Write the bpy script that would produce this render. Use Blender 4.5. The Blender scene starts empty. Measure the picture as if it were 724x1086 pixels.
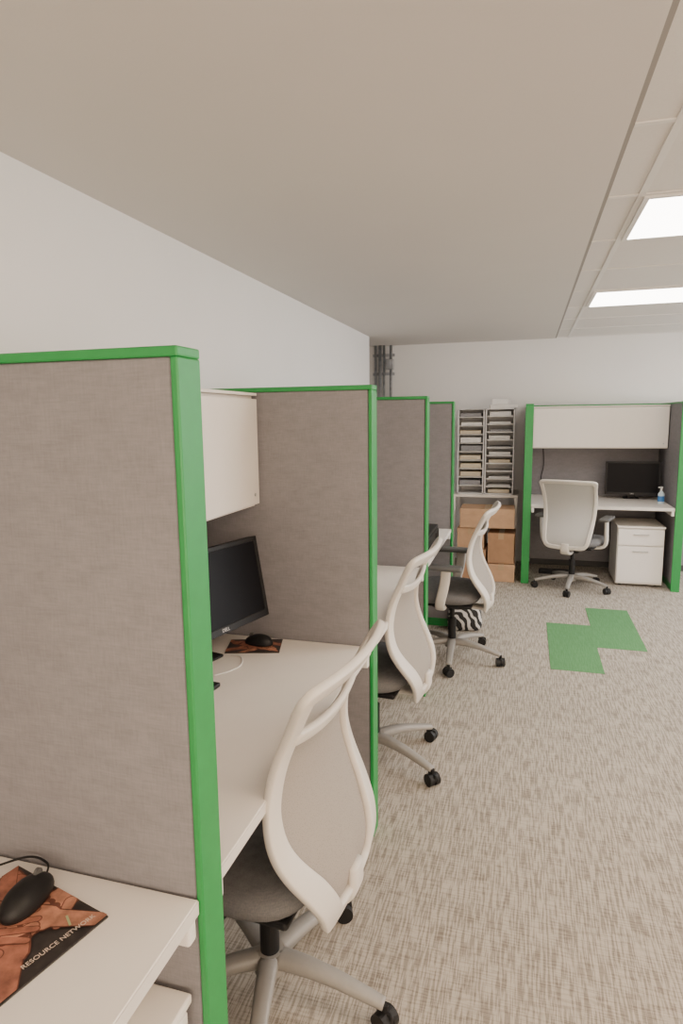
import bpy, bmesh, math, random
from mathutils import Vector, Matrix
random.seed(7)
S=bpy.context.scene
COL=S.collection

# ------------------------------------------------------------------ materials
def nodemat(name):
    m=bpy.data.materials.new(name); m.use_nodes=True
    nt=m.node_tree; b=nt.nodes['Principled BSDF']
    return m,nt,b
def mat(name,col,rough=.5,metal=0,noise=0,nscale=60,bump=0,bscale=300,spec=None):
    m,nt,b=nodemat(name)
    b.inputs['Roughness'].default_value=rough; b.inputs['Metallic'].default_value=metal
    if spec is not None: b.inputs['Specular IOR Level'].default_value=spec
    tc=nt.nodes.new('ShaderNodeTexCoord')
    n=nt.nodes.new('ShaderNodeTexNoise'); n.inputs['Scale'].default_value=nscale; n.inputs['Detail'].default_value=4
    nt.links.new(tc.outputs['Object'],n.inputs['Vector'])
    r=nt.nodes.new('ShaderNodeValToRGB')
    lo=[c*(1-noise) for c in col]; hi=[min(1,c*(1+noise)) for c in col]
    r.color_ramp.elements[0].position=.3; r.color_ramp.elements[1].position=.7
    r.color_ramp.elements[0].color=(*lo,1); r.color_ramp.elements[1].color=(*hi,1)
    nt.links.new(n.outputs['Fac'],r.inputs['Fac']); nt.links.new(r.outputs['Color'],b.inputs['Base Color'])
    if bump:
        n2=nt.nodes.new('ShaderNodeTexNoise'); n2.inputs['Scale'].default_value=bscale
        nt.links.new(tc.outputs['Object'],n2.inputs['Vector'])
        bp=nt.nodes.new('ShaderNodeBump'); bp.inputs['Strength'].default_value=bump; bp.inputs['Distance'].default_value=.002
        nt.links.new(n2.outputs['Fac'],bp.inputs['Height']); nt.links.new(bp.outputs['Normal'],b.inputs['Normal'])
    return m
def streaks(nt,tc,scale,lo,hi,lp,hp,detail=3):
    mp=nt.nodes.new('ShaderNodeMapping'); mp.inputs['Scale'].default_value=scale
    n=nt.nodes.new('ShaderNodeTexNoise'); n.inputs['Scale'].default_value=1; n.inputs['Detail'].default_value=detail; n.inputs['Roughness'].default_value=.6
    nt.links.new(tc.outputs['Object'],mp.inputs['Vector']); nt.links.new(mp.outputs['Vector'],n.inputs['Vector'])
    r=nt.nodes.new('ShaderNodeValToRGB')
    r.color_ramp.elements[0].position=lp; r.color_ramp.elements[1].position=hp
    r.color_ramp.elements[0].color=(*lo,1); r.color_ramp.elements[1].color=(*hi,1)
    nt.links.new(n.outputs['Fac'],r.inputs['Fac'])
    return r.outputs['Color']
def mixc(nt,a,b,mode='MULTIPLY',f=1.):
    x=nt.nodes.new('ShaderNodeMix'); x.data_type='RGBA'; x.blend_type=mode
    x.inputs['Factor'].default_value=f
    nt.links.new(a,x.inputs['A']); nt.links.new(b,x.inputs['B']); return x.outputs['Result']
def carpet(name,base,dark,amt=1.):
    m,nt,b=nodemat(name); b.inputs['Roughness'].default_value=.95; b.inputs['Specular IOR Level'].default_value=.1
    tc=nt.nodes.new('ShaderNodeTexCoord')
    a=streaks(nt,tc,(160,9.5,1),dark,base,.43,.55,2)
    c=streaks(nt,tc,(12,180,1),dark,base,.39,.52,2)
    d=streaks(nt,tc,(1.2,1.2,1),(.95,.95,.95),(1.02,1.02,1.02),.3,.7)
    mx=mixc(nt,a,c,'MIX',.34)
    mx=mixc(nt,mx,d)
    nt.links.new(mx,b.inputs['Base Color'])
    n=nt.nodes.new('ShaderNodeTexNoise'); n.inputs['Scale'].default_value=400
    nt.links.new(tc.outputs['Object'],n.inputs['Vector'])
    bp=nt.nodes.new('ShaderNodeBump'); bp.inputs['Strength'].default_value=.2; bp.inputs['Distance'].default_value=.002
    nt.links.new(n.outputs['Fac'],bp.inputs['Height']); nt.links.new(bp.outputs['Normal'],b.inputs['Normal'])
    return m
def fabric(name,c1,c2,s=260,mott=0):
    m,nt,b=nodemat(name); b.inputs['Roughness'].default_value=.95; b.inputs['Specular IOR Level'].default_value=.12
    tc=nt.nodes.new('ShaderNodeTexCoord')
    a=streaks(nt,tc,(s,s,s*.12),c1,c2,.3,.7)
    c=streaks(nt,tc,(s*.1,s*.1,s*1.2),c1,c2,.3,.7)
    mx=mixc(nt,a,c,'MIX',.5)
    if mott:
        d=streaks(nt,tc,(16,16,40),(1-mott,)*3,(1+mott,)*3,.35,.65)
        mx=mixc(nt,mx,d)
    nt.links.new(mx,b.inputs['Base Color'])
    n=nt.nodes.new('ShaderNodeTexNoise'); n.inputs['Scale'].default_value=500
    nt.links.new(tc.outputs['Object'],n.inputs['Vector'])
    bp=nt.nodes.new('ShaderNodeBump'); bp.inputs['Strength'].default_value=.2; bp.inputs['Distance'].default_value=.001
    nt.links.new(n.outputs['Fac'],bp.inputs['Height']); nt.links.new(bp.outputs['Normal'],b.inputs['Normal'])
    return m

M={}
M['wall']=mat('wall_paint',(.87,.86,.85),.85,noise=.01,nscale=3,bump=.1,bscale=200)
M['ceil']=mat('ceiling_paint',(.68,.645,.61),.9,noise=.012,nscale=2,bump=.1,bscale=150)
M['tile']=mat('ceiling_tile',(.76,.73,.70),.9,noise=.02,nscale=120,bump=.3,bscale=250)
M['tbar']=mat('tbar_white',(.80,.775,.75),.5)
M['gap']=mat('shadow_gap',(.32,.30,.28),.8)
M['green']=mat('green_powder_coat',(.017,.27,.060),.42,noise=.04,nscale=30,bump=.06,bscale=500)
M['fab']=fabric('grey_panel_fabric',(.22,.212,.224),(.285,.273,.288),mott=.05)
M['fabd']=mat('dark_base_trim',(.06,.06,.06),.6)
M['white']=mat('white_laminate',(.83,.785,.73),.45,noise=.01,nscale=20)
M['whitemetal']=mat('white_metal',(.84,.81,.78),.4,noise=.01)
M['edge']=mat('laminate_edge',(.70,.66,.61),.5)
M['black']=mat('black_plastic',(.012,.012,.013),.45,noise=.1,bump=.1,bscale=600,spec=.3)
M['screen']=mat('dark_screen',(.006,.006,.008),.4,spec=.12)
M['frame']=mat('chair_frame_plastic',(.66,.62,.57),.45,noise=.01)
M['base']=mat('chair_base_plastic',(.30,.285,.265),.45,noise=.03)
M['seat']=fabric('seat_fabric',(.12,.12,.125),(.20,.198,.20),350)
M['pad']=mat('arm_pad',(.10,.10,.10),.6)
M['metal']=mat('galvanised_metal',(.50,.52,.56),.3,.85,noise=.2,nscale=20)
M['chrome']=mat('brushed_handle',(.55,.55,.55),.3,.9)
M['card']=mat('brown_cardboard',(.38,.22,.125),.85,noise=.08,nscale=15)
M['cardl']=mat('light_cardboard',(.48,.30,.18),.85,noise=.08,nscale=15)
M['tape']=mat('packing_tape',(.42,.29,.17),.35)
M['paper']=mat('paper_white',(.80,.79,.77),.8,noise=.03,nscale=100)
M['manila']=mat('paper_manila',(.66,.58,.44),.8,noise=.03,nscale=100)
M['greyp']=mat('paper_grey',(.30,.30,.32),.8,noise=.1,nscale=100)
M['sorter']=mat('sorter_grey',(.72,.72,.73),.5,noise=.02)
M['logo']=mat('logo_silver',(.6,.6,.6),.4)
M['txt']=mat('print_cream',(.66,.56,.47),.6)
M['txtg']=mat('print_green',(.36,.42,.22),.6)
M['padbg']=mat('pad_dark_print',(.030,.025,.024),.5,noise=.4,nscale=40)
M['skin1']=mat('print_skin_red',(.33,.13,.085),.55,noise=.45,nscale=45)
M['skin2']=mat('print_skin_tan',(.45,.205,.13),.55,noise=.4,nscale=45)
M['skin3']=mat('print_skin_brown',(.13,.045,.03),.55,noise=.4,nscale=45)
M['blue']=mat('blue_label',(.05,.2,.5),.4)
M['clear']=mat('bottle_plastic',(.6,.72,.78),.15)
M['carpet']=carpet('streaked_carpet',(.51,.46,.395),(.225,.195,.163))
M['gcarpet']=carpet('green_carpet',(.13,.31,.135),(.095,.25,.10))
def meshmat(key,name,col):
    m,nt,b=nodemat(name); M[key]=m
    b.inputs['Base Color'].default_value=(*col,1); b.inputs['Roughness'].default_value=.8
    tc=nt.nodes.new('ShaderNodeTexCoord')
    w=nt.nodes.new('ShaderNodeTexVoronoi'); w.inputs['Scale'].default_value=330
    nt.links.new(tc.outputs['Object'],w.inputs['Vector'])
    mr=nt.nodes.new('ShaderNodeMapRange'); mr.inputs[1].default_value=.12; mr.inputs[2].default_value=.3; mr.inputs[3].default_value=.55; mr.inputs[4].default_value=1
    nt.links.new(w.outputs['Distance'],mr.inputs[0]); nt.links.new(mr.outputs[0],b.inputs['Alpha'])
meshmat('mesh','chair_mesh',(.32,.285,.25))
meshmat('meshl','chair_mesh_light',(.50,.49,.475))
def lum(name,col,st):
    m=bpy.data.materials.new(name); m.use_nodes=True; nt=m.node_tree
    for n in list(nt.nodes):
        if n.type=='BSDF_PRINCIPLED': nt.nodes.remove(n)
    e=nt.nodes.new('ShaderNodeEmission'); e.inputs[0].default_value=(*col,1); e.inputs[1].default_value=st
    nt.links.new(e.outputs[0],nt.nodes['Material Output'].inputs[0]); return m
M['lumw']=lum('light_diffuser_warm',(1,.77,.56),13)
M['lum']=lum('light_diffuser',(1,.93,.85),12.5)
M['lumc']=lum('light_diffuser_cool',(.93,.95,1),13)
m,nt,b=nodemat('zebra_print'); M['zebra']=m; b.inputs['Roughness'].default_value=.7
tc=nt.nodes.new('ShaderNodeTexCoord')
w=nt.nodes.new('ShaderNodeTexWave'); w.inputs['Scale'].default_value=9; w.inputs['Distortion'].default_value=9; w.inputs['Detail'].default_value=1.5; w.bands_direction='DIAGONAL'
nt.links.new(tc.outputs['Object'],w.inputs['Vector'])
r=nt.nodes.new('ShaderNodeValToRGB'); r.color_ramp.interpolation='CONSTANT'
r.color_ramp.elements[0].color=(.01,.01,.01,1); r.color_ramp.elements[1].position=.62; r.color_ramp.elements[1].color=(.6,.58,.56,1)
nt.links.new(w.outputs['Fac'],r.inputs[0]); nt.links.new(r.outputs[0],b.inputs['Base Color'])

# ------------------------------------------------------------------ helpers
def obj(name,me,parent=None,loc=(0,0,0),rot=(0,0,0),**kw):
    o=bpy.data.objects.new(name,me); COL.objects.link(o)
    o.location=loc; o.rotation_euler=rot
    if parent: o.parent=parent
    for k,v in kw.items(): o[k]=v
    return o
def thing(name,label,category,loc=(0,0,0),rotz=0,group=None):
    o=bpy.data.objects.new(name,None); COL.objects.link(o); o.empty_display_size=.1
    o.location=loc; o.rotation_euler=(0,0,rotz); o['label']=label; o['category']=category
    if group: o['group']=group
    return o
def tag(o,label,category,group=None):
    o['label']=label; o['category']=category
    if group: o['group']=group
    return o
def bm2me(bm,name,mt,smooth=False):
    me=bpy.data.meshes.new(name); bmesh.ops.recalc_face_normals(bm,faces=bm.faces)
    bm.to_mesh(me); bm.free()
    for k in (mt if isinstance(mt,(list,tuple)) else [mt]): me.materials.append(M[k])
    if smooth:
        for p in me.polygons: p.use_smooth=True
    return me
def addbox(bm,size,loc,bev=0,seg=2,rot=None,mi=0):
    r=bmesh.ops.create_cube(bm,size=1)
    vs=r['verts']
    for v in vs: v.co=Vector((v.co.x*size[0],v.co.y*size[1],v.co.z*size[2]))
    fs=set(f for v in vs for f in v.link_faces)
    if bev>0:
        es=list(set(e for v in vs for e in v.link_edges))
        g=bmesh.ops.bevel(bm,geom=es,offset=bev,segments=seg,affect='EDGES',profile=.5)
        fs=set(g['faces'])|set(f for f in fs if f.is_valid)
        vs=list(set(v for f in fs for v in f.verts))
    mtx=Matrix.Translation(loc)@(rot if rot else Matrix.Identity(4))
    for v in vs: v.co=mtx@v.co
    for f in fs: f.material_index=mi
    return vs
def box(name,size,loc,mt,parent=None,bev=.002,seg=2,rot=(0,0,0),**kw):
    bm=bmesh.new(); addbox(bm,size,(0,0,0),bev,seg)
    return obj(name,bm2me(bm,name,mt),parent,loc,rot,**kw)
def bb(name,x0,x1,y0,y1,z0,z1,mt,parent=None,bev=.002,seg=2,**kw):
    return box(name,(x1-x0,y1-y0,z1-z0),((x0+x1)/2,(y0+y1)/2,(z0+z1)/2),mt,parent,bev,seg,**kw)
def addcyl(bm,r,h,loc,axis='Z',seg=24,r2=None):
    g=bmesh.ops.create_cone(bm,cap_ends=True,segments=seg,radius1=r,radius2=r if r2 is None else r2,depth=h)
    R=Matrix.Identity(4)
    if axis=='X': R=Matrix.Rotation(math.pi/2,4,'Y')
    if axis=='Y': R=Matrix.Rotation(math.pi/2,4,'X')
    if isinstance(axis,Matrix): R=axis
    for v in g['verts']: v.co=Matrix.Translation(loc)@R@v.co
    return g['verts']
def catmull(P,n,closed):
    out=[];N=len(P)
    rng=range(N) if closed else range(N-1)
    for i in rng:
        g=lambda k:P[k%N] if closed else P[max(0,min(N-1,k))]
        a,b,c,d=g(i-1),g(i),g(i+1),g(i+2)
        for j in range(n):
            t=j/n
            out.append(.5*((2*b)+(c-a)*t+(2*a-5*b+4*c-d)*t*t+(3*b-a-3*c+d)*t*t*t))
    if not closed: out.append(P[-1].copy())
    return out
def sweepbm(bm,pts,nrm,w,t,closed=False,seg=12,ex=.6):
    n=len(pts); rings=[]
    for i,p in enumerate(pts):
        if closed: T=pts[(i+1)%n]-pts[i-1]
        else: T=pts[min(n-1,i+1)]-pts[max(0,i-1)]
        T.normalize(); N=(nrm[i] if isinstance(nrm,list) else nrm).copy()
        N=(N-T*N.dot(T)).normalized(); B=T.cross(N)
        wi=w[i] if isinstance(w,list) else w; ti=t[i] if isinstance(t,list) else t
        ring=[]
        for k in range(seg):
            a=2*math.pi*k/seg; c,s=math.cos(a),math.sin(a)
            ring.append(bm.verts.new(p+B*(wi/2*math.copysign(abs(c)**ex,c))+N*(ti/2*math.copysign(abs(s)**ex,s))))
        rings.append(ring)
    for i in range(n if closed else n-1):
        A,Bq=rings[i],rings[(i+1)%n]
        for k in range(seg): bm.faces.new((A[k],A[(k+1)%seg],Bq[(k+1)%seg],Bq[k]))
    if not closed:
        bm.faces.new(rings[0]); bm.faces.new(list(reversed(rings[-1])))
def sweep(name,pts,nrm,w,t,mt,parent=None,closed=False,seg=12,**kw):
    bm=bmesh.new(); sweepbm(bm,pts,nrm,w,t,closed,seg)
    return obj(name,bm2me(bm,name,mt,True),parent,**kw)
def cable(name,P,r,mt,parent=None,n=10):
    pts=catmull([Vector(p) for p in P],n,False)
    return sweep(name,pts,Vector((.13,.17,1)),2*r,2*r,mt,parent,seg=8)
def textmesh(name,s,size,mt,parent,loc,rot,ext=.0003,ax='CENTER'):
    c=bpy.data.curves.new(name,'FONT'); c.body=s; c.size=size; c.extrude=ext; c.align_x=ax; c.align_y='CENTER'
    t=bpy.data.objects.new('tmp',c); COL.objects.link(t)
    bpy.context.view_layer.update()
    dg=bpy.context.evaluated_depsgraph_get()
    me=bpy.data.meshes.new_from_object(t.evaluated_get(dg)); bpy.data.objects.remove(t)
    me.materials.clear(); me.materials.append(M[mt])
    return obj(name,me,parent,loc,rot)

# ------------------------------------------------------------------ geometry constants
XP=-.503; T=.07; HP=1.655
Y0=.9285; SP=1.24
XS0,XS1=-1.41,-1.34
ZC=2.323; XL=-1.495; YF=6.957; XA=.249; XB=.3685; YC=2.619
XR=4.6; YB=-2.6; XREC=-2.4; YE=6.13

# ------------------------------------------------------------------ room
st=dict(kind='structure')
bb('floor',XREC,XR,YB,YF,-.05,0,'carpet',bev=0,**st)
bb('wall_left',XL-.1,XL,YB,YE,0,ZC+.05,'wall',bev=.003,**st)
bb('wall_back',XREC,XR,YF,YF+.1,0,ZC+.05,'wall',bev=0,**st)
bb('wall_recess',XREC-.1,XREC,YE-.1,YF+.1,0,ZC+.05,'wall',bev=0,**st)
bb('wall_return',XREC,XL-.1,YE-.1,YE,0,ZC+.05,'wall',bev=0,**st)
bb('wall_right',XR,XR+.1,YB,YF+.1,0,ZC+.05,'wall',bev=0,**st)
bb('wall_front',XL-.1,XR,YB-.1,YB,0,ZC+.05,'wall',bev=0,**st)
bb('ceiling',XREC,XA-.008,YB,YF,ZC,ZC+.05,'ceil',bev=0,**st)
bb('ceiling',XA+.004,XR,YB,YF,ZC+.004,ZC+.05,'tile',bev=0,**st)
bb('trim_1',XA-.01,XA+.006,YB,YF,ZC+.002,ZC+.03,'gap',bev=0,**st)
ti=2
for X in (XB,XB+1.22,XB+2.44):
    bb('trim_%d'%ti,X-.012,X+.012,YB,YF,ZC-.001,ZC+.006,'tbar',bev=0,**st); ti+=1
k=-8
while YC+k*.61<YF:
    y=YC+k*.61
    if y>YB: bb('trim_%d'%ti,XA+.006,XR,y-.010,y+.010,ZC-.0005,ZC+.006,'tbar',bev=0,**st); ti+=1
    k+=1
for (k,c) in ((-6,'lumw'),(-3,'lumw'),(0,'lum'),(3,'lum'),(6,'lumc')):
    for X in (XB,XB+2.44):
        if k==6 and X==XB: continue
        y=YC+k*.61
        L=thing('ceiling_light','white rectangular recessed light panel in the tiled ceiling','light',(X+.61,y+.305,ZC),group='recessed ceiling light panels')
        box('light_diffuser',(1.16,.55,.006),(0,0,-.004),c,L,bev=0)
        bm=bmesh.new()
        addbox(bm,(1.2,.02,.008),(0,.285,-.004)); addbox(bm,(1.2,.02,.008),(0,-.285,-.004))
        addbox(bm,(.02,.55,.008),(.59,0,-.004)); addbox(bm,(.02,.55,.008),(-.59,0,-.004))
        obj('light_frame',bm2me(bm,'light_frame','tbar'),L)
def area(name,loc,rot,sx,sy,p,col):
    l=bpy.data.lights.new(name,'AREA'); l.shape='RECTANGLE'; l.size=sx; l.size_y=sy; l.energy=p; l.color=col
    o=bpy.data.objects.new(name,l); COL.objects.link(o); o.location=loc; o.rotation_euler=rot
area('cool_fill_right',(XR-.05,5.0,1.3),(0,math.radians(90),0),1.5,3.6,110,(.93,.96,1))  # added unseen cool fill lamp at the right wall; no window is modelled
area('warm_fill_rear',(1.6,YB+.05,1.2),(math.radians(90),0,0),5.0,1.6,125,(1,.80,.60))  # warm fill lamp added behind the camera to lift ceiling and near wall

# ------------------------------------------------------------------ partitions
def partition(label,L,group='green framed cubicle partitions',loc=(0,0,0),rotz=0,post0=True,post1=True,h=HP,base='green'):
    R=thing('cubicle_partition',label,'partition',loc,rotz,group)
    a=.013
    bb('fabric_panel',a if post0 else 0,L-(a if post1 else 0)-.002,.004,T-.004,.06,h-.016,'fab',R,bev=.005,seg=3)
    bb('top_rail',0,L,0,T,h-.016,h,'green',R,bev=.003)
    bb('base_rail',a,L-a,.008,T-.008,0,.06,base,R,bev=.002)
    if post0: bb('end_post',0,a,0,T,0,h-.016,'green',R,bev=.003)
    if post1: bb('end_post',L-a,L,0,T,0,h-.016,'green',R,bev=.003)
    return R
LP=XP-XS0
for i in range(4):
    partition('grey fabric cubicle partition with bright green metal frame',LP,loc=(XS0,Y0-T+i*SP,0),post0=False)
for i in range(4):
    y=Y0-SP+.0+i*SP
    partition('grey fabric back partition running along the white wall',SP-T-.002,loc=(XS1,y+.001,0),rotz=math.pi/2,post0=False,post1=False,h=HP-.001)
fx0,fx1=-.02,1.25; fy=6.0; fsp=6.84
partition('grey fabric side partition with green edge beside mail sorter',fsp+T-fy,loc=(fx0+T,fy,0),rotz=math.pi/2,post1=False)
partition('grey fabric side partition with green edge beside filing cabinet',fsp+T-fy,loc=(fx1+T,fy,0),rotz=math.pi/2,post1=False)
partition('grey fabric back partition behind workstation against wall',fx1-fx0-T-.002,loc=(fx0+T+.001,fsp,0),post0=False,post1=False,h=HP-.001,base='fabd')
partition('grey fabric back partition of the neighbouring workstation',1.2,loc=(fx1+T+.001,fsp,0),post0=False,post1=True,h=HP-.001,base='fabd')

# ------------------------------------------------------------------ desks
def desk(label,w,loc,rotz,d=.81,legs=False):
    D=thing('desk',label,'desk',loc,rotz,'white workstation desks')
    bb('worktop',0,w,0,d,.713,.74,'white',D,bev=.0015)
    bb('edge_band',.001,w-.001,-.0015,0.0,.7145,.7385,'edge',D,bev=0)
    for x in (.001,w-.027):
        bb('support_bracket',x,x+.026,.004,.30,.668,.712,'whitemetal',D,bev=.006,seg=3)
    if legs:
        for y in (.08,d-.08):
            bb('leg',.04,.08,y-.02,y+.02,0,.713,'whitemetal',D,bev=.004)
    return D
dfx=-.512
for i,(lab) in enumerate(['white laminate desk holding mouse pad and black mouse','white laminate desk holding a black monitor','white laminate desk between two grey partitions','white laminate desk with a black printer']):
    y0=Y0-SP+i*SP+.002 if i else -.31
    w=(SP-T-.004) if i else (Y0-T-.002+.31)
    desk(lab,w,(dfx,y0,0),math.pi/2,d=dfx-XS1-.003,legs=(i==0))
desk('white laminate desk against the far wall with monitor',fx1-fx0-T-.004,(fx0+T+.002,6.01,0),0,d=fsp-6.01-.003)

# ------------------------------------------------------------------ overhead cabinets
def overhead(label,w,loc,rotz,d=.37):
    C=thing('overhead_cabinet',label,'cabinet',loc,rotz,'white overhead storage cabinets')
    bb('cabinet_body',0,w,.02,d,1.235,1.625,'white',C,bev=.001,seg=1)
    bb('door',.003,w-.003,0,.018,1.245,1.615,'white',C,bev=.001,seg=1)
    bm=bmesh.new(); addcyl(bm,.006,.004,(w-.04,-.001,1.28),'Y',16)
    obj('lock',bm2me(bm,'lock','chrome'),C)
    bb('top_panel',0,w,0,d,1.626,1.636,'white',C,bev=.001,seg=1)
    return C
overhead('white overhead cabinet with flat door above desk',SP-T-.006,(-.92,Y0+.003,0),math.pi/2,d=.4195)
overhead('white overhead cabinet with wide flip door over monitor',fx1-fx0-T-.006,(fx0+T+.003,6.465,0),0,d=.3745)

# ------------------------------------------------------------------ pedestals
def pedestal(label,loc,rotz):
    P=thing('filing_cabinet',label,'filing cabinet',loc,rotz,'white filing pedestals')
    w,d,h=.39,.5,.54
    bb('cabinet_body',-w/2,w/2,.02,d,.022,h,'whitemetal',P,bev=.004)
    bb('top_panel',-w/2-.004,w/2+.004,-.004,d,h,h+.018,'white',P,bev=.004)
    for n,(z0,z1) in enumerate(((.04,.375),(.385,.53))):
        dr=bb('drawer',-w/2+.006,w/2-.006,0,.018,z0,z1,'whitemetal',P,bev=.003)
        hz=(z1-z0)/2-.045
        bm=bmesh.new(); addbox(bm,(.13,.012,.010),(0,-.018,hz),.003); addbox(bm,(.01,.014,.01),(-.055,-.010,hz)); addbox(bm,(.01,.014,.01),(.055,-.010,hz))
        obj('handle',bm2me(bm,'handle','chrome'),dr)
    for x in (-.15,.15):
        for y in (.08,.44):
            bm=bmesh.new(); addcyl(bm,.012,.02,(0,0,.0),'X')
            obj('caster',bm2me(bm,'caster','black',False),P,(x,y,.0122))
    return P
pedestal('white two drawer filing cabinet under near desk',(-.535,.655,0),math.pi/2)
pedestal('white two drawer rolling filing cabinet beside mesh chair',(1.005,6.10,0),0)

# ------------------------------------------------------------------ chairs
PROF=[(.36,-.225),(.42,-.250),(.48,-.248),(.55,-.215),(.62,-.180),(.70,-.160),(.78,-.163),(.85,-.185),(.92,-.222),(.99,-.268)]
def prof(z):
    for (a,ya),(b_,yb) in zip(PROF,PROF[1:]):
        if z<=b_ or b_==PROF[-1][0]:
            t=(z-a)/(b_-a); return ya+(yb-ya)*t
def psm(z): return sum(prof(z+d) for d in (-.03,-.015,0,.015,.03))/5
WR=.032
def surf(s,z,off=0):
    return Vector((s,psm(z)+WR*(s/.25)**2-off,z))
def snorm(s,z):
    dz=(psm(z+.01)-psm(z-.01))/.02; ds=2*WR*s/.0625
    return Vector((-ds,1,-dz)).normalized()
HALF=[(0,.378),(.07,.379),(.115,.388),(.146,.425),(.187,.50),(.222,.57),(.234,.63),(.228,.70),(.214,.775),(.205,.845),(.209,.885),(.222,.925),(.234,.958),(.228,.981),(.12,.983),(0,.983)]
HALFSQ=[(0,.415),(.08,.416),(.145,.422),(.178,.455),(.192,.53),(.200,.61),(.207,.69),(.213,.77),(.218,.85),(.222,.92),(.226,.958),(.216,.980),(.11,.985),(0,.987)]
CM={}
def chairback(half,key,slot,wide,meshkey):
    OUT=[Vector((s,z,0)) for s,z in half]+[Vector((-s,z,0)) for s,z in reversed(half[1:-1])]
    OUTS=catmull(OUT,5,True); zlo=min(p.y for p in OUTS)+.006; zhi=max(p.y for p in OUTS)-.012
    def halfw(z):
        best=0
        for i in range(len(OUTS)):
            a,b_=OUTS[i],OUTS[(i+1)%len(OUTS)]
            if a.x>=-.001 and b_.x>=-.001 and (a.y-z)*(b_.y-z)<=0 and a.y!=b_.y:
                x=a.x+(b_.x-a.x)*(z-a.y)/(b_.y-a.y); best=max(best,x)
        return best
    bm=bmesh.new()
    pts=[surf(p.x,p.y) for p in OUTS]; nr=[snorm(p.x,p.y) for p in OUTS]
    ws=[wide+(.024 if slot else .004)*max(0,min(1,(.70-p.y)/.2))+.004*max(0,min(1,(p.y-.93)/.03)) for p in OUTS]
    sweepbm(bm,pts,nr,ws,.022,True,16,ex=.32)
    CM['frame'+key]=bm2me(bm,'back_frame','frame',True)
    if slot:
        bm=bmesh.new(); pts=[];nr=[]
        for i in range(17):
            s=-.203+.406*i/16; q=1-(s/.203)**2
            z=.865-.020*q
            pts.append(surf(s,z,.004+.006*q)); nr.append(snorm(s,z))
        sweepbm(bm,pts,nr,.034,.018,False,14,ex=.4)
        CM['bar'+key]=bm2me(bm,'cross_bar','frame',True)
    bm=bmesh.new(); rows=[]
    for j in range(33):
        row=[]
        for i in range(17):
            zt=.865-.020*(1-(i/8-1)**2) if slot else zhi
            z=zlo+(zt-zlo)*j/32; hw=max(.02,halfw(z)-.006)
            row.append(bm.verts.new(surf(hw*(i/8-1),z)+Vector((0,.006,0))))
        rows.append(row)
    for j in range(32):
        for i in range(16): bm.faces.new((rows[j][i],rows[j][i+1],rows[j+1][i+1],rows[j+1][i]))
    CM['mesh'+key]=bm2me(bm,'mesh_back',meshkey,True)
def chairmeshes():
    chairback(HALF,'',True,.044,'mesh')
    chairback(HALFSQ,'q',False,.030,'meshl')
    bm=bmesh.new()
    P=catmull([Vector((0,-.245,.45)),Vector((0,-.242,.38)),Vector((0,-.18,.355)),Vector((0,-.05,.368)),Vector((0,.04,.385))],6,False)
    sweepbm(bm,P,Vector((0,.7,.7)),[.06+.03*math.sin(math.pi*i/(len(P)-1)) for i in range(len(P))],.026,False,12)
    CM['supp']=bm2me(bm,'back_support','frame',True)
    bm=bmesh.new()
    rings=[]
    prof_=[(0.0,.055),(.55,.056),(.85,.050),(.96,.036),(1.0,.016),(.97,.0),(.88,-.012),(0,-.014)]
    for (rr,zz) in prof_:
        ring=[]
        for k in range(36):
            a=2*math.pi*k/36; c,s=math.cos(a),math.sin(a)
            x=.245*rr*math.copysign(abs(c)**.55,c); y=.235*rr*math.copysign(abs(s)**.55,s)
            z=zz-.02*max(0,(y/.235))**3*rr+(.012*(x/.245)**2 if zz>.01 else 0)
            ring.append(bm.verts.new((x,y+.045,.425+z)))
        rings.append(ring)
    for A,B in zip(rings,rings[1:]):
        for k in range(36): bm.faces.new((A[k],A[(k+1)%36],B[(k+1)%36],B[k]))
    bmesh.ops.remove_doubles(bm,verts=bm.verts,dist=.0001)
    CM['seat']=bm2me(bm,'seat','seat',True)
    bm=bmesh.new(); addbox(bm,(.40,.38,.022),(0,.04,.400),.01,3); addbox(bm,(.17,.24,.05),(0,.0,.372),.015,3)
    CM['mech']=bm2me(bm,'seat_mechanism','black')
    bm=bmesh.new(); addcyl(bm,.026,.17,(0,0,.18)); addcyl(bm,.015,.12,(0,0,.31))
    CM['lift']=bm2me(bm,'gas_lift','black')
    bm=bmesh.new(); addcyl(bm,.045,.055,(0,0,.105),r2=.035)
    CM['hub']=bm2me(bm,'base','base')
    bm=bmesh.new()
    P=[Vector((.03,0,.112)),Vector((.10,0,.112)),Vector((.18,0,.103)),Vector((.26,0,.086)),Vector((.32,0,.072))]
    P=catmull(P,5,False); n=len(P)-1
    sweepbm(bm,P,Vector((0,0,1)),[.056-.024*i/n for i in range(n+1)],[.042-.020*i/n for i in range(n+1)],False,12)
    CM['leg']=bm2me(bm,'leg','base',True)
    bm=bmesh.new()
    for s in (-1,1): addcyl(bm,.027,.020,(.0,s*.015,0),'Y',20)
    addbox(bm,(.05,.012,.03),(.0,0,.012),.004); addcyl(bm,.009,.03,(0,0,.03))
    CM['caster']=bm2me(bm,'caster','black')
    for sd,nm in ((1,'armR'),(-1,'armL')):
        bm=bmesh.new()
        P=catmull([Vector((sd*.12,.03,.392)),Vector((sd*.235,.03,.395)),Vector((sd*.275,.025,.44)),Vector((sd*.28,.0,.55)),Vector((sd*.28,-.01,.64))],6,False)
        sweepbm(bm,P,Vector((0,1,0)),.03,.06,False,12)
        CM[nm]=bm2me(bm,'armrest','frame',True)
        bm=bmesh.new(); addbox(bm,(.085,.25,.028),(sd*.275,.02,.655),.012,3)
        CM[nm+'p']=bm2me(bm,'arm_pad','pad',True)
chairmeshes()
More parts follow.
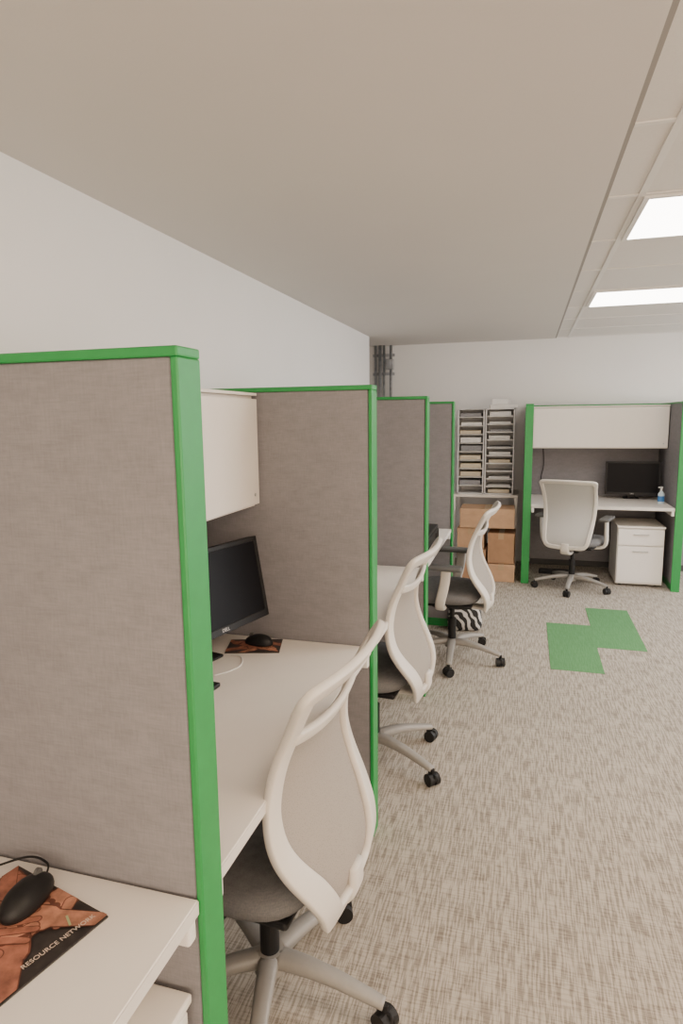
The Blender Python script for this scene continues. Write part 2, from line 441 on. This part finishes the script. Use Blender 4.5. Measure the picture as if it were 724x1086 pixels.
def chair(label,x,y,rot,a0,arms=False,key=''):
    C=thing('office_chair',label,'chair',(x,y,0),math.radians(rot),'mesh back office chairs')
    obj('back_frame',CM['frame'+key],C); obj('mesh_back',CM['mesh'+key],C)
    if not key: obj('cross_bar',CM['bar'],C)
    obj('back_support',CM['supp'],C); obj('seat',CM['seat'],C); obj('seat_mechanism',CM['mech'],C); obj('gas_lift',CM['lift'],C)
    B=obj('base',CM['hub'],C,rot=(0,0,math.radians(a0-rot)))
    for k in range(5):
        a=math.radians(72*k)
        obj('leg',CM['leg'],B,rot=(0,0,a))
        obj('caster',CM['caster'],B,(.322*math.cos(a),.322*math.sin(a),.0275),(0,0,a+random.uniform(-1.2,1.2)))
    if arms:
        for n in ('armR','armL'):
            A=obj('armrest',CM[n],C); obj('arm_pad',CM[n+'p'],A)
    return C
chair('white framed mesh office chair pulled up to monitor desk',-.625,1.40,86,-4)
chair('white framed mesh office chair at the empty desk',-.63,2.64,86,-27)
chair('white framed mesh office chair with armrests beside zebra bag',-.43,3.98,86,-15,True)
chair('white framed mesh office chair with armrests facing far workstation',.42,5.93,-19,-28,True,'q')

# ------------------------------------------------------------------ monitors
def monitor(label,loc,rotz,w=.47,h=.30,lift=.10,tilt=0):
    R=thing('computer_monitor',label,'monitor',loc,rotz,'black computer monitors')
    z=lift+h/2
    bz=.016; bm=bmesh.new()
    addbox(bm,(w,.03,h),(0,.017,0),.006,3)
    addbox(bm,(w*.6,.03,h*.6),(0,.04,0),.012,3)
    addbox(bm,(w,.006,bz),(0,0,h/2-bz/2),.002); addbox(bm,(w,.006,bz+.008),(0,0,-h/2+(bz+.008)/2),.002)
    addbox(bm,(bz,.006,h),(-w/2+bz/2,0,0),.002); addbox(bm,(bz,.006,h),(w/2-bz/2,0,0),.002)
    Hs=obj('monitor_housing',bm2me(bm,'monitor_housing','black'),R,(0,0,z),(-math.radians(tilt),0,0))
    box('screen',(w-2*bz,.003,h-2*bz-.006),(0,.0015,.003),'screen',Hs,bev=0)
    textmesh('brand_lettering','DELL',.016,'logo',Hs,(0,-.0035,-h/2+.012),(math.pi/2,0,0))
    bm=bmesh.new(); addbox(bm,(.07,.025,z),(0,.085,z/2+.008),.008,3); addbox(bm,(.06,.05,.05),(0,.065,z-.03),.005)
    obj('stand_neck',bm2me(bm,'stand_neck','black'),R)
    bm=bmesh.new(); addbox(bm,(.14,.11,.010),(0,.105,.005),.004,3)
    obj('stand_base',bm2me(bm,'stand_base','black'),R)
    return R
monitor('black flat screen monitor on desk near partition',(-.945,1.80,.74),math.radians(76),.46,.285,.115,10)
monitor('black flat screen monitor on far workstation desk',(.98,6.58,.74),math.radians(-3),.48,.32,.045)

def mouse(label,loc,rotz):
    R=thing('computer_mouse',label,'mouse',loc,rotz,'black computer mice')
    bm=bmesh.new(); g=bmesh.ops.create_uvsphere(bm,u_segments=28,v_segments=18,radius=1)
    for v in bm.verts:
        x,y,z=v.co
        z=max(z,-.15)
        v.co=Vector((x*.031*(1+.08*abs(y)),y*.056,(z+.15)*.030*(1-.18*y)))
    obj('mouse_body',bm2me(bm,'mouse_body','black',True),R)
    bm=bmesh.new(); addcyl(bm,.009,.006,(0,.030,.027),'X',20)
    obj('scroll_wheel',bm2me(bm,'scroll_wheel','pad'),R)
    return R
def capsule(bm,p,q,r0,r1,z,mi,lim):
    d=Vector((q[0]-p[0],q[1]-p[1])); a=math.atan2(d.y,d.x); V=[]
    cl=lambda v,m:max(-m,min(m,v))
    for k in range(9):
        t=a+math.pi/2+math.pi*k/8; V.append((p[0]+r0*math.cos(t),p[1]+r0*math.sin(t)))
    for k in range(9):
        t=a-math.pi/2+math.pi*k/8; V.append((q[0]+r1*math.cos(t),q[1]+r1*math.sin(t)))
    f=bm.faces.new([bm.verts.new((cl(x,lim[0]),cl(y,lim[1]),z)) for x,y in V]); f.material_index=mi
def hands(parent,pw,ph,spots,sc=1):
    bm=bmesh.new(); z=.0031; lim=(pw/2-.001,ph/2-.001)
    for i,(x,y,deg) in enumerate(spots):
        a=math.radians(deg); mi=i%2; c,s=math.cos(a),math.sin(a)
        P=lambda u,v:(x+u*c*sc-v*s*sc,y+u*s*sc+v*c*sc)
        z+=.00003
        capsule(bm,P(-.09,0),P(-.02,0),.019*sc,.016*sc,z,2,lim)
        capsule(bm,P(-.012,0),P(.012,0),.0225*sc,.0245*sc,z+.00001,2,lim); z+=.00003
        capsule(bm,P(-.09,0),P(-.02,0),.017*sc,.014*sc,z,mi,lim); z+=.00002
        capsule(bm,P(-.012,0),P(.012,0),.020*sc,.022*sc,z,mi,lim)
        for k in range(4):
            z+=.00002; v=(k-1.5)*.0115; L=.062-.006*abs(k-1.3)
            capsule(bm,P(.012,v),P(.012+L,v*1.45),.0068*sc,.0054*sc,z,2,lim); z+=.00002
            capsule(bm,P(.018,v),P(.018+L*.6,v*1.25),.0054*sc,.0048*sc,z,mi,lim)
            z+=.00002
            capsule(bm,P(.018+L*.6,v*1.25),P(.012+L,v*1.45),.0046*sc,.0040*sc,z,mi,lim)
        z+=.00002
        capsule(bm,P(-.005,.014),P(.028,.038),.0088*sc,.0066*sc,z,2,lim); z+=.00002
        capsule(bm,P(-.005,.014),P(.028,.038),.0073*sc,.0053*sc,z,mi,lim)
    obj('printed_hands',bm2me(bm,'printed_hands',['skin1','skin2','skin3']),parent)
pd=thing('mouse_pad','dark mouse pad printed with reddish hands and lettering','mouse pad',(-.775,.715,.7402),math.radians(-14))
box('pad_surface',(.24,.20,.003),(0,0,.0015),'padbg',pd,bev=.001)
hands(pd,.24,.20,[(-.09,.06,-20),(-.085,-.04,15),(-.05,-.085,70),(.02,.085,-95),(-.055,.03,-30),(.03,-.085,100),(.04,-.02,150),(.02,.035,-150),(-.035,-.03,40)],1.3)
textmesh('lettering','RESOURCE NETWORK',.0120,'txt',pd,(.098,.026,.0066),(0,0,math.radians(86)),.0001)
textmesh('lettering','1',.036,'txtg',pd,(.076,.058,.0066),(0,0,math.radians(66)),.0001)
ms=mouse('black wired mouse lying on printed mouse pad',(-.785,.772,.7468),math.radians(6))
cable('cable',[(0,.05,.008),(-.015,.075,.010),(-.06,.082,.012),(-.14,.05,-.002),(-.25,.02,-.002)],.0018,'black',ms)
pd2=thing('mouse_pad','dark mouse pad with reddish print beside monitor','mouse pad',(-.915,1.997,.7402),math.radians(16))
box('pad_surface',(.19,.135,.003),(0,0,.0015),'padbg',pd2,bev=.001)
hands(pd2,.19,.135,[(-.06,.03,-20),(.0,-.03,60),(.05,.02,170),(.06,-.03,130),(-.03,-.02,20)],.8)
mouse('black mouse resting on pad beside monitor',(-.905,2.015,.7462),math.radians(80))
kb=thing('computer_keyboard','slim black keyboard in front of monitor','keyboard',(-.965,1.44,.74),math.radians(84))
box('keyboard_body',(.44,.14,.014),(0,0,.008),'black',kb,bev=.004)
bm=bmesh.new()
for r in range(5):
    for c in range(20): addbox(bm,(.016,.018,.005),(-.2+c*.0208,-.048+r*.023,.017),.0015,1)
o=obj('keycaps',bm2me(bm,'keycaps','pad'),kb); o['kind']='stuff'
o=cable('power_cable',[(-.93,1.72,.743),(-.90,1.76,.743),(-.885,1.82,.743),(-.915,1.885,.743),(-.96,1.90,.743)],.002,'paper')
tag(o,'white cable looping on the desk below the monitor','cable')

# black printer on the fourth desk
pr=thing('printer','low black desktop printer on desk behind partition','printer',(-.665,3.80,.7402),math.radians(90))
bm=bmesh.new(); addbox(bm,(.44,.28,.10),(0,0,.055),.012,3); addbox(bm,(.40,.26,.012),(0,0,.004),.002)
obj('printer_body',bm2me(bm,'printer_body','black'),pr)
box('scanner_lid',(.43,.27,.022),(0,.002,.118),'black',pr,bev=.006,seg=3)
box('paper_tray',(.26,.05,.012),(0,-.118,.022),'pad',pr,bev=.003)
box('control_panel',(.12,.004,.035),(.12,-.141,.078),'screen',pr,bev=.001)

hs=thing('sanitizer_bottle','small clear pump bottle with blue label','bottle',(1.19,6.33,.74))
bm=bmesh.new()
addcyl(bm,.028,.09,(0,0,.045)); addcyl(bm,.028,.025,(0,0,.1025),r2=.011)
obj('bottle_body',bm2me(bm,'bottle_body','clear',False),hs)
bm=bmesh.new(); addcyl(bm,.0285,.05,(0,0,.045)); obj('bottle_label',bm2me(bm,'bottle_label','blue'),hs)
bm=bmesh.new(); addcyl(bm,.009,.03,(0,0,.128)); addbox(bm,(.04,.012,.01),(-.008,0,.148),.003)
obj('pump',bm2me(bm,'pump','paper'),hs)
o=cable('power_cable',[(.16,6.835,1.22),(.17,6.83,1.05),(.15,6.82,.90),(.20,6.80,.76)],.004,'black'); tag(o,'thin black cable hanging down the grey panel','cable')
ps=box('power_strip',(.30,.06,.045),(.30,6.45,.0235),'black',None,bev=.006); tag(ps,'black power strip lying under the far desk','power strip')

# ------------------------------------------------------------------ sorter, table, boxes
tb=thing('side_table','small white table carrying the mail sorter','table',(-.39,6.67,0))
box('table_top',(.64,.52,.025),(0,0,.7625),'white',tb,bev=.003)
for x in (-.30,.30):
    for y in (-.24,.24): box('leg',(.03,.03,.75),(x,y,.375),'whitemetal',tb,bev=.003)
SX=-.395
so=thing('mail_sorter','grey literature sorter with two columns of slots','organizer',(SX,6.62,.7752))
bm=bmesh.new()
W=.55;H=.85;D=.30
for x in (-W/2+.006,-.02,-.0,W/2-.006): addbox(bm,(.012,D,H),(x,0,H/2))
addbox(bm,(W,D,.010),(0,0,.005)); addbox(bm,(W,D,.010),(0,0,H-.005)); addbox(bm,(W,.006,H),(0,D/2,H/2))
obj('cabinet_body',bm2me(bm,'cabinet_body','sorter'),so)
bm=bmesh.new()
for i in range(1,11):
    z=H*i/11
    addbox(bm,(W/2-.02,D-.002,.011),(W/4,-.001,z))
for i in range(1,10):
    z=H*i/10
    addbox(bm,(W/2-.04,D-.002,.007),(-W/4-.007,-.001,z))
obj('shelf_dividers',bm2me(bm,'shelf_dividers','paper'),so)
for i in range(11):
    for sx in (-1,1):
        if sx<0 and i>=10: continue
        if random.random()<.85:
            hh=random.uniform(.008,.04) if sx>0 else random.uniform(.025,.06); n_=11 if sx>0 else 10
            z=.7752+max(H*i/n_,.006)+.007
            mt=random.choice(['paper','paper','manila','greyp'] if sx>0 else ['greyp','greyp','manila','paper'])
            p=box('paper_stack',(.205,.25,hh),(SX+(.135 if sx>0 else -.147)+random.uniform(-.006,.006),6.615+random.uniform(-.008,.02),z+hh/2),mt,None,bev=.001)
            tag(p,{'paper':'stack of white paper forms in a sorter slot','manila':'stack of cream folders in a sorter slot','greyp':'stack of grey booklets in a sorter slot'}[mt],'paper','papers in the mail sorter')
p=box('paper_stack',(.26,.2,.035),(-.24,6.60,.7752+H+.018),'paper',None,bev=.002,rot=(0,0,.1)); tag(p,'pile of white papers on top of sorter','paper')
p=box('storage_box',(.16,.16,.05),(-.27,6.60,.7752+H+.062),'paper',None,bev=.004,rot=(0,0,.05)); tag(p,'small white carton on the paper pile','box')
def carton(x,z,w,d,h,mt,y,rz=0):
    R=thing('cardboard_box','brown cardboard carton stacked beside the far workstation','box',(x,y,z),rz,'stacked cardboard cartons')
    bm=bmesh.new(); addbox(bm,(w,d,h),(0,0,h/2),.003); obj('carton',bm2me(bm,'carton',mt),R)
    box('lid_flap',(w+.004,d+.004,.05),(0,0,h-.026),mt,R,bev=.002)
    bm=bmesh.new(); addbox(bm,(.05,.001,.05),(0,-d/2-.0025,h-.03)); addbox(bm,(.05,d,.001),(0,0,h+.0005)); obj('packing_tape',bm2me(bm,'packing_tape','tape'),R)
for (x,z,w,d,h,mt,y,rz) in ((-.480,0,.265,.36,.30,'card',6.20,.0),(-.205,0,.245,.36,.17,'cardl',6.19,.02),
    (-.487,.302,.25,.33,.20,'cardl',6.21,-.03),(-.205,.172,.24,.34,.29,'card',6.20,-.02),
    (-.345,.505,.50,.34,.185,'cardl',6.20,.02)):
    carton(x,z,w,d,h-.004,mt,y,rz)
cd=thing('electrical_conduit','galvanised metal conduits clamped on the wall corner','conduit',(-1.52,YF,0))
for x,r in ((-.095,.014),(-.045,.017),(.0,.012),(.075,.014)):
    bm=bmesh.new(); addcyl(bm,r,ZC,(x,-.045,ZC/2)); obj('pipe',bm2me(bm,'pipe','metal',True),cd)
for z in (2.02,2.22):
    box('clamp_bar',(.24,.025,.030),(-.01,-.0140,z),'metal',cd,bev=.002)
box('junction_box',(.08,.06,.11),(.065,-.05,2.12),'metal',cd,bev=.003)

bg=thing('tote_bag','black and white zebra print bag on the floor','bag',(-.40,4.55,0),math.radians(10))
bm=bmesh.new(); addbox(bm,(.24,.14,.19),(0,0,.095),.05,5)
for v in bm.verts:
    k=1-.25*(v.co.z/.2); v.co.y*=k; v.co.x*=1+.03*math.sin(v.co.z*30)
obj('bag_body',bm2me(bm,'bag_body','zebra',True),bg)
for s in (-1,1):
    P=catmull([Vector((-.06,s*.04,.17)),Vector((-.055,s*.045,.25)),Vector((0,s*.05,.28)),Vector((.055,s*.045,.25)),Vector((.06,s*.04,.17))],6,False)
    sweep('strap',P,Vector((0,1,0)),.02,.006,'black',bg)

tx,ty=.180,3.93; W_=.312; L_=.925
for (x,y) in ((tx,ty),(tx+W_,ty+L_/2)):
    o=bb('carpet_tile',x,x+W_,y,y+L_,0.0,.0025,'gcarpet',None,bev=0)
    tag(o,'green plank carpet tile set in the beige carpet','carpet tile','green carpet planks')

# ------------------------------------------------------------------ camera
f,th,psi,ro,h=671.65,.1466,.2848,-.0117,1.544
F=Vector((-math.sin(psi)*math.cos(th),math.cos(psi)*math.cos(th),-math.sin(th)))
R0=Vector((math.cos(psi),math.sin(psi),0)); D0=-(R0.cross(F))
R=R0*math.cos(ro)-D0*math.sin(ro); Dn=R0*math.sin(ro)+D0*math.cos(ro)
cam=bpy.data.cameras.new('camera'); co=bpy.data.objects.new('camera',cam); COL.objects.link(co)
mw=Matrix.Identity(4)
for i in range(3): mw[i][0]=R[i]; mw[i][1]=-Dn[i]; mw[i][2]=-F[i]
mw[2][3]=h
co.matrix_world=mw
cam.sensor_fit='VERTICAL'; cam.sensor_height=36; cam.lens=36*f/1086; cam.clip_start=.02
S.camera=co
w=bpy.data.worlds.new('world'); S.world=w; w.use_nodes=True
w.node_tree.nodes['Background'].inputs[0].default_value=(.8,.85,1,1); w.node_tree.nodes['Background'].inputs[1].default_value=.3
